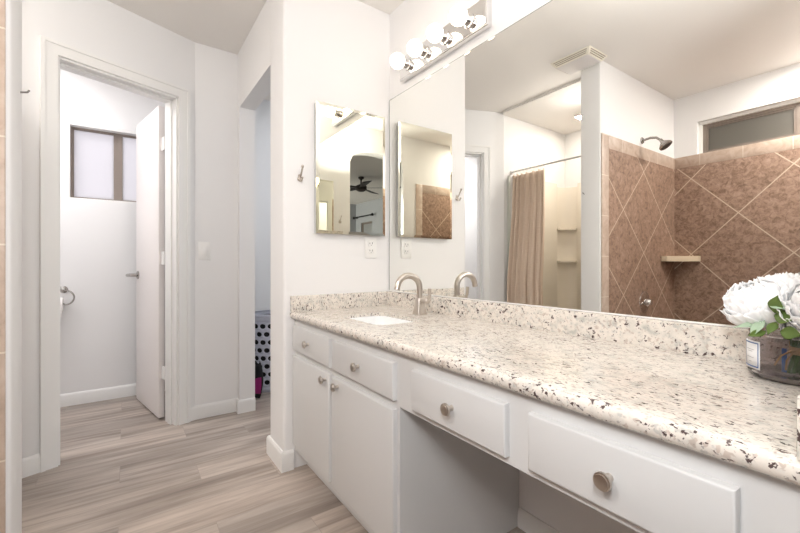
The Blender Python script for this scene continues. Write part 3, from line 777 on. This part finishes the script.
for k in range(9):
    u = (k+.25)/9; x_ = -2.640+(.372)*u
    pts = [(x_ + .003*math.sin(a_*2), YR+.0175*math.cos(a_), ZR-.012+.024*math.sin(a_)) for a_ in [2*PI*i/18 for i in range(18)]]
    obj('curtain_ring', B().tube(pts, .0022, 8, closed=True), 'vent', sc)
def lin(u, v):
    ph = 2*PI*3*u
    return (-2.655+.018*u+.002*math.sin(ph), YR-.055+.028*u-.010*math.sin(ph), ZR-.03-v*1.6)
obj('curtain_liner', B().grid(lambda u, v: (-2.674+.022*u+.002*math.sin(2*PI*3*u), YR+.05+.018*math.sin(2*PI*1.5*u), ZR-.05-v*1.65), 24, 10), 'liner', None,
    label='narrow strip of pale vinyl liner beside the beige curtain', cat='curtain liner', solid=.001, ang=80)

# ------------------------------------------------------------------ jar with the white flowers
JX, JY, JR, JZ = -.217, 1.154, .074, ZC1
jr = thing('glass_jar', (JX, JY, JZ), 'wide clear glass jar holding white flowers at the counter end', 'jar')
prof_o = [(0, 0), (.060, 0), (.070, .004), (JR, .014), (JR, .082), (.071, .088), (.069, .092), (.0715, .096), (.0715, .099)]
prof_i = [(.068, .099), (.0655, .092), (.0705, .082), (.0705, .020), (.066, .012), (.05, .009), (0, .009)]
obj('jar_glass', B().lathe(prof_o+prof_i, (JX, JY, JZ+.0005), (0, 0, 1), 48), 'glass', jr, ang=50)
def lab(r, a0, a1, z0, z1, n_=10):
    return lambda u, v: (JX+r*math.cos(a0+(a1-a0)*u), JY+r*math.sin(a0+(a1-a0)*u), JZ+z0+(z1-z0)*v)
aC = math.radians(219)
lb_ = obj('jar_label', B().grid(lab(JR+.0006, aC-.36, aC+.36, .020, .080), 12, 1), 'paper', jr, solid=.0004)
b = B(); r2 = JR+.0011
for (u0, u1, w0, w1) in ((-.32, .32, .074, .0765), (-.32, .32, .0235, .026), (-.32, -.29, .026, .074), (.29, .32, .026, .074)):
    b.grid(lab(r2, aC+u0, aC+u1, w0, w1), 10, 1)
obj('label_border', b, 'ink', lb_)
b = B()
for (u0, u1, z) in ((-.18, .18, .060), (-.10, .10, .056), (-.16, .16, .043), (-.08, .08, .034)): b.grid(lab(r2, aC+u0, aC+u1, z, z+.0009), 6, 1)
obj('label_text', b, 'ink_grey', lb_)

bq = thing('flower_bouquet', (JX, JY, JZ+.02), 'bunch of ruffled white peonies with green leaves in the glass jar', 'flowers')
def bloom(c, R, axis, n_layers, seed):
    rn = random.Random(seed); b = B(); c = Vector(c); axis = Vector(axis).normalized(); q = Vector((0, 0, 1)).rotation_difference(axis)
    b.sph(c, R*.45, (1, 1, .9), 16, 10)
    for L in range(n_layers):
        f = L/(n_layers-1); cnt = 6+int(6*f); rad = R*(.42+.58*f); tilt = math.radians(8+88*f**1.1)
        for k in range(cnt):
            az = 2*PI*(k+.5*(L % 2)+rn.uniform(-.2, .2))/cnt; wd = R*(.44+.26*f)*rn.uniform(.85, 1.2); tl = tilt+rn.uniform(-.13, .13)
            ph = rn.uniform(0, 6.28); nf = rn.choice((7, 9, 11)); lift = rn.uniform(-.06, .06)*R
            def pt(u, v, az=az, wd=wd, tl=tl, ph=ph, nf=nf, rad=rad, lift=lift, f=f):
                s_ = (u-.5)*2; rnd = math.sqrt(max(0, 1-(abs(s_)**2.6)*.62*v)); 
                # petal runs from the bottom pole up the bowl to its rim, curling out
                th = PI - (PI - tl)*(.25+.75*v)*rnd
                rr = rad*(1+.10*v*v) + .040*R*math.sin(nf*s_*1.2+ph)*v**2 + lift*v
                dphi = s_*wd/(rad)*(.35+.65*math.sin(min(1, v*1.15)*PI/2))*.72
                p_ = Vector((math.sin(th)*math.cos(az+dphi), math.sin(th)*math.sin(az+dphi), math.cos(th)))*rr
                p_.z += .03*R*math.cos(nf*s_*2+ph)*v**2
                return c + q @ p_
            b.grid(pt, 16, 10)
    return b
blooms = [((-.268, 1.118, .978), .062, (-.35, -.25, .9)), ((-.158, 1.062, .980), .058, (.1, -.6, .75)), ((-.236, 1.175, 1.000), .050, (0, .3, .9)), ((-.200, 1.100, .928), .024, (.1, -.9, .3)), ((-.165, 1.165, .985), .050, (.3, .2, .9))]
for i, (c, R, axv) in enumerate(blooms):
    obj('peony', bloom(c, R, axv, 7 if R > .04 else 4, 20+i), 'petal', bq, ang=80, solid=.0007)
def leafb(base, tip, wd, bend, nrm):
    base = Vector(base); tip = Vector(tip); d = tip-base; n_ = Vector(nrm).normalized(); s_ = d.cross(n_).normalized()
    return B().grid(lambda u, v: base+d*u + s_*((v-.5)*2*wd*math.sin(PI*min(1, u*.97+.02)**.8)**1.25) + n_*(bend*math.sin(PI*u)+abs(v-.5)*wd*.5), 10, 6)
for (ba, ti, wd, bd, nn, mt) in (
    ((-.240, 1.09, .930), (-.292, 1.062, .916), .007, .004, (-.2, -.8, .5), 'leafpale'),
    ((-.245, 1.08, .938), (-.258, 1.050, .902), .011, .004, (-.3, -.9, .3), 'leafpale'),
    ((-.225, 1.075, .935), (-.232, 1.045, .912), .009, .003, (0, -.9, .4), 'leaf'),
    ((-.222, 1.055, .955), (-.214, 1.035, .992), .013, .004, (-.2, -1, .1), 'leaf'),
    ((-.232, 1.055, .972), (-.196, 1.035, .966), .010, .003, (0, -.8, .7), 'leafpale'),
    ((-.225, 1.060, .950), (-.190, 1.035, .948), .014, .003, (0, -1, .2), 'leaf'),
    ((-.215, 1.055, .920), (-.180, 1.035, .918), .013, .003, (0, -1, .3), 'leaf'),
    ((-.240, 1.070, .915), (-.262, 1.040, .905), .008, .002, (0, -1, .3), 'leaf')):
    obj('leaf', leafb(ba, ti, wd, bd, nn), mt, bq, ang=80, solid=.0006)
rn = random.Random(4)
for i in range(9):
    a = 2*PI*i/9; r0 = .019 if i else 0; tw = .9
    p0 = (JX+.018+r0*math.cos(a), JY-.018+r0*math.sin(a), JZ+.013+rn.uniform(0, .006)); p1 = (JX+.014+.007*math.cos(a+tw), JY-.02+.007*math.sin(a+tw), JZ+.068)
    p2 = (JX+.012+.024*math.cos(a+2*tw), JY-.022+.024*math.sin(a+2*tw), JZ+.112)
    obj('stem', B().tube([p0, p1, p2], .0042, 8), 'stem', bq)
b = B()
for k in range(5):
    pts = [(JX+.014+.0135*math.cos(a_), JY-.02+.0135*math.sin(a_), JZ+.060+.0032*k+.0015*math.sin(a_)) for a_ in [2*PI*i/20 for i in range(20)]]
    b.tube(pts, .0019, 6, closed=True)
b.tube([(JX+.004, JY-.030, JZ+.064), (JX-.010, JY-.040, JZ+.052), (JX-.020, JY-.038, JZ+.030)], .0018, 6)
b.tube([(JX+.010, JY-.033, JZ+.064), (JX+.0, JY-.043, JZ+.045), (JX-.002, JY-.040, JZ+.024)], .0018, 6)
obj('twine', b, 'twine', bq)
obj('ribbon', B().box(JX-.012, JX-.004, JY-.022, JY-.021, JZ+.014, JZ+.066), 'blue', bq)

# ------------------------------------------------------------------ closet: hamper and bag
HX, HY, HR = -3.47, 1.02, .185
hp = thing('laundry_hamper', (HX, HY, 0), 'tall white plastic hamper with dark oval holes in the closet', 'hamper')
def hamper_wall():
    bm = bmesh.new(); nc, nr = 18, 8; z0, z1 = .05, .575
    def P3(a, z): r = HR*(.88+.12*z/.62); return (HX+r*math.cos(a), HY+r*math.sin(a), z)
    for r in range(nr):
        za, zb = z0+(z1-z0)*r/nr, z0+(z1-z0)*(r+1)/nr; sh_ = .5*(r % 2)
        for c in range(nc):
            a0, a1 = 2*PI*(c+sh_)/nc, 2*PI*(c+1+sh_)/nc
            sq, el = [], []
            for k in range(16):
                t = 2*PI*(k+.5)/16; cx_, cy_ = math.cos(t), math.sin(t); mxx = max(abs(cx_), abs(cy_))
                sq.append(bm.verts.new(P3((a0+a1)/2+(a1-a0)/2*cx_/mxx, (za+zb)/2+(zb-za)/2*cy_/mxx)))
                el.append(bm.verts.new(P3((a0+a1)/2+(a1-a0)/2*.74*cx_, (za+zb)/2+(zb-za)/2*.60*cy_)))
            for k in range(16): bm.faces.new((sq[k], sq[(k+1) % 16], el[(k+1) % 16], el[k]))
            # square corners
            for k in (1, 5, 9, 13):
                t = PI/4+PI/2*((k-1)//4); cv = bm.verts.new(P3((a0+a1)/2+(a1-a0)/2*(1 if math.cos(t) > 0 else -1), (za+zb)/2+(zb-za)/2*(1 if math.sin(t) > 0 else -1)))
                bm.faces.new((sq[k], sq[(k+1) % 16], cv))
    bmesh.ops.remove_doubles(bm, verts=bm.verts, dist=.0004); bmesh.ops.recalc_face_normals(bm, faces=bm.faces)
    b = B().add(bm)
    b.lathe([(HR*.86, 0), (HR*.885, .05)], (HX, HY, 0)).lathe([(HR*.991, .575), (HR*1.0, .615), (HR*1.06, .62), (HR*1.06, .634), (HR*.97, .636)], (HX, HY, 0))
    return b
obj('hamper_body', hamper_wall(), 'hamper', hp, solid=.003, ang=60)
obj('hamper_dark_core', B().lathe([(0, .012), (HR*.82, .012), (HR*.93, .56), (HR*.90, .60), (0, .57)], (HX, HY, 0), (0, 0, 1), 32), 'black', hp)  # black core added so the inside reads dark through the holes
# slumped black and magenta bag
bg = thing('cloth_bag', (-3.22, .90, 0), 'slumped black cloth bag with magenta panel beside the hamper', 'bag')
def bag(u, v):
    a = 2*PI*u; r = (.075+.018*math.sin(3*a+1)+.01*math.sin(7*a))*math.sin(PI*(.12+.80*v))**.6
    return (-3.262+r*math.cos(a)*.8+.01*v, .842+r*math.sin(a)*.62, .003+.27*v*(1+.06*math.sin(2*a)))
obj('bag_body', B().grid(bag, 36, 16, closed=True), 'black', bg, ang=80, solid=.002)
obj('bag_panel', B().grid(lambda u, v: tuple(Vector(bag(-.12+.14*u, .15+.48*v)) + Vector((.006*math.cos(2*PI*(-.12+.14*u)), .006*math.sin(2*PI*(-.12+.14*u)), 0))), 10, 10), 'magenta', bg, ang=80, solid=.002)

# ------------------------------------------------------------------ bedroom bits seen twice reflected
fn_ = thing('ceiling_fan', (2.15, -.75, 2.3), 'dark brown ceiling fan in the bedroom past the arch', 'ceiling fan')
obj('fan_motor', B().lathe([(0, 0), (.05, .0), (.10, .03), (.10, .09), (.04, .12), (.015, .13), (.015, .2), (.05, .225), (.05, .25), (0, .25)], (2.15, -.75, 2.298), (0, 0, 1)), 'darkwood', fn_)
for k in range(5):
    a = 2*PI*k/5+.3; d_ = Vector((math.cos(a), math.sin(a), 0)); s_ = Vector((-d_.y, d_.x, .18)).normalized(); c_ = Vector((2.15, -.75, 2.36))
    obj('fan_blade', B().grid(lambda u, v: c_+d_*(.09+.50*u)+s_*((v-.5)*(.09+.06*u)), 6, 2), 'darkwood', fn_, solid=.006)
cr_ = thing('bedroom_curtain_rod', (4.6, -2.15, 2.2), 'black curtain rod with round finials over the bedroom window', 'curtain rod')
obj('rod', B().cyl((4.15, -2.12, 2.20), (5.05, -2.12, 2.20), .014, seg=12).sph((4.13, -2.12, 2.20), .032).sph((5.06, -2.12, 2.20), .032), 'black', cr_)
for x_ in (4.22, 4.98): obj('bracket', B().box(x_-.008, x_+.008, -2.199, -2.12, 2.18, 2.196), 'black', cr_)
